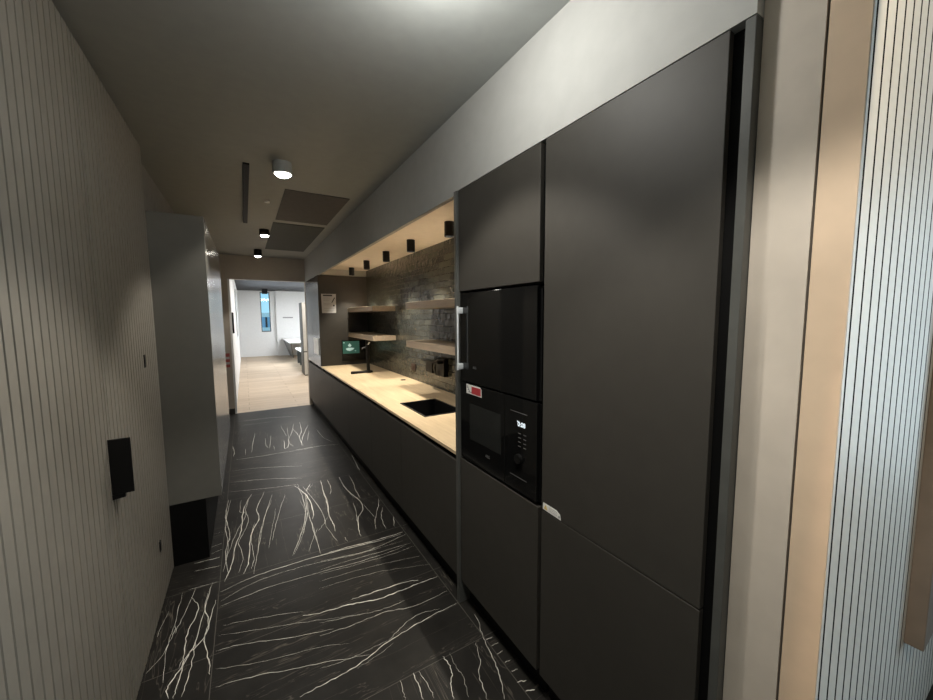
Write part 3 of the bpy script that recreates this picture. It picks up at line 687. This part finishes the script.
bm = new(); tube(bm, (.233, 3.94, ZC - .012), (.233, 3.94, ZC), .022, 24); tag(obj('ceiling_sensor', bm, 'whitegloss', None, True), 'tiny pale round sensor in the ceiling beside the brown panel', 'sensor')

# ------------------------------------------------------------------ doorway and the room beyond
t = thing('wall_sign', (-.29, YE, Z(-.84)), 'small red sign with white bars on the wall left of the opening', 'sign')
bm = new(); box(bm, -.36, -.245, YE - .006, YE, Z(-.84), Z(-.60), .003); obj('plate', bm, 'redsign', t)
for z in (-.70, -.79): obj('bar', bx(-.35, -.25, YE - .0075, YE - .006, Z(z), Z(z + .04)), 'paper', t, label='white bar')
t = thing('door_reader', (-.2, 8.1, Z(-.28)), 'black upright device on the white wall just inside the opening', 'reader')
bm = new(); box(bm, -.202, -.165, 8.02, 8.20, Z(-.28), Z(.10), .004); obj('body', bm, 'blackmetal', t)
# white desk with open dark compartments
t = thing('desk', (1.9, 16.6, 0), 'white topped desk with a sloping grey end in the bright room beyond', 'desk')
obj('desk_top', bx(1.38, 2.6, 14.9, 18.1, Z(-.93), Z(-.89), .004), 'whitegloss', t)
bm = new(); prism(bm, [(1.40, 14.95, Z(-.93)), (1.40, 18.08, Z(-.93)), (1.66, 18.08, 0), (1.66, 16.9, 0)], (.04, 0, 0)); obj('end_panel', bm, 'panel', t)
obj('back_panel', bx(1.9, 2.5, 15.0, 15.05, 0, Z(-.93)), 'carcass', t)
t = thing('bench', (1.9, 13.7, 0), 'low white topped bench with dark open compartments in front of the desk', 'bench')
obj('bench_top', bx(1.55, 2.4, 12.6, 14.85, Z(-1.14), Z(-1.10), .004), 'whitegloss', t)
for y in (12.62, 13.36, 14.08, 14.80): obj('divider', bx(1.60, 2.29, y, y + .03, 0, Z(-1.14)), 'panel', t)
obj('back_panel', bx(1.95, 2.28, 12.66, 14.79, .0, .02), 'carcass', t); obj('back_panel', bx(2.29, 2.31, 12.62, 14.83, 0, Z(-1.14)), 'carcass', t)
# tall two-section cupboard near the opening
t = thing('cupboard', (1.75, 11.8, 0), 'tall pale greige cupboard with a dark side in the room beyond', 'cupboard')
obj('body', bx(1.395, 2.2, 11.42, 11.95, .03, Z(.42)), 'cab', t)
obj('door', bx(1.41, 2.2, 11.398, 11.418, Z(-.955), Z(.42), .003), 'greige', t); obj('door', bx(1.41, 2.2, 11.398, 11.418, .03, Z(-.985), .003), 'greige', t)
obj('plinth', bx(1.42, 2.2, 11.44, 11.95, 0, .03), 'carcass', t)
# glazed screen top and wall bracket on the far wall
bm = new(); box(bm, 1.45, 1.85, 18.09, 18.12, Z(-.02), Z(.03)); tag(obj('wall_label', bm, 'greyink'), 'small grey strip on the white pier of the far wall', 'wall label')
t = thing('hanging_light', (.75, 17.2, Z(1.15)), 'small black fitting hanging before the far window', 'ceiling light')
bm = new(); box(bm, .66, .86, 17.1, 17.3, Z(.96), Z(1.15), .01); obj('housing', bm, 'blackmetal', t)
# house across the street, seen through the far window
t = thing('building', (1.5, 30., 0), 'pale blue building with white bands across the street, seen through the far window', 'building')
obj('wall', bx(-2, 5, 30, 31, -1, Z(.35)), 'facade', t)
for z0, z1 in ((.05, .35), (-.98, -.68)): obj('band', bx(-2, 5, 29.95, 30, Z(z0), Z(z1)), 'band', t)
obj('mullion', bx(1.28, 1.40, 29.95, 30, Z(-.68), Z(.05)), 'farceil', t)
struct('ground', bx(-8, 10, 18.6, 45, -1.2, -1.0), 'dark', 'street outside')

# ------------------------------------------------------------------ daylight and camera
w = bpy.data.worlds.new('sky'); bpy.context.scene.world = w; w.use_nodes = True
bg = w.node_tree.nodes['Background']; bg.inputs[0].default_value = (.42, .78, 1., 1); bg.inputs[1].default_value = 1.1
def area_lamp(name, loc, tgt, e, sx, sy, col=(.86, .94, 1.)):
    o = lamp(name, 'AREA', loc, e, col, shape='RECTANGLE', size=sx, size_y=sy); aim(o, tgt); return o
area_lamp('window_light', (4.3, -2.15, 1.5), (0, -2.15, 1.4), E_BACK, 3.2, 2.1)
area_lamp('window_light', (-.5, 14.25, Z(.15)), (3, 14.25, Z(0)), E_FAR, 3.2, 1.6)
area_lamp('far_room_fill', (1.2, 10.0, Z(1.12)), (1.2, 10.0, 0), E_ROOM * .5, .6, 3., (1., .97, .93))  # this and the next lamp are added, unseen, to brighten the far room
area_lamp('far_room_fill', (2.3, 14.6, Z(1.12)), (2.1, 14.6, 0), E_ROOM * 1.7, .6, 3., (.97, .98, 1.))

sc = bpy.context.scene
cam = bpy.data.cameras.new('camera'); co = bpy.data.objects.new('camera', cam); COL.objects.link(co)
cam.sensor_width = 36.; cam.lens = 372.454 / 933 * 36; cam.clip_start = .02; cam.clip_end = 200
R0, R1, R2 = (.8594338, -.5112108, -.0060848), (-.0509102, -.0737339, -.9959776), (.5087059, .8562866, -.0893952)
co.matrix_world = Matrix(((R0[0], -R1[0], -R2[0], 0), (R0[1], -R1[1], -R2[1], 0), (R0[2], -R1[2], -R2[2], H), (0, 0, 0, 1)))
sc.camera = co
vs = sc.view_settings; vs.view_transform = 'Standard'; vs.look = 'None'; vs.gamma = 1.; vs.use_curve_mapping = False; vs.exposure = 0.
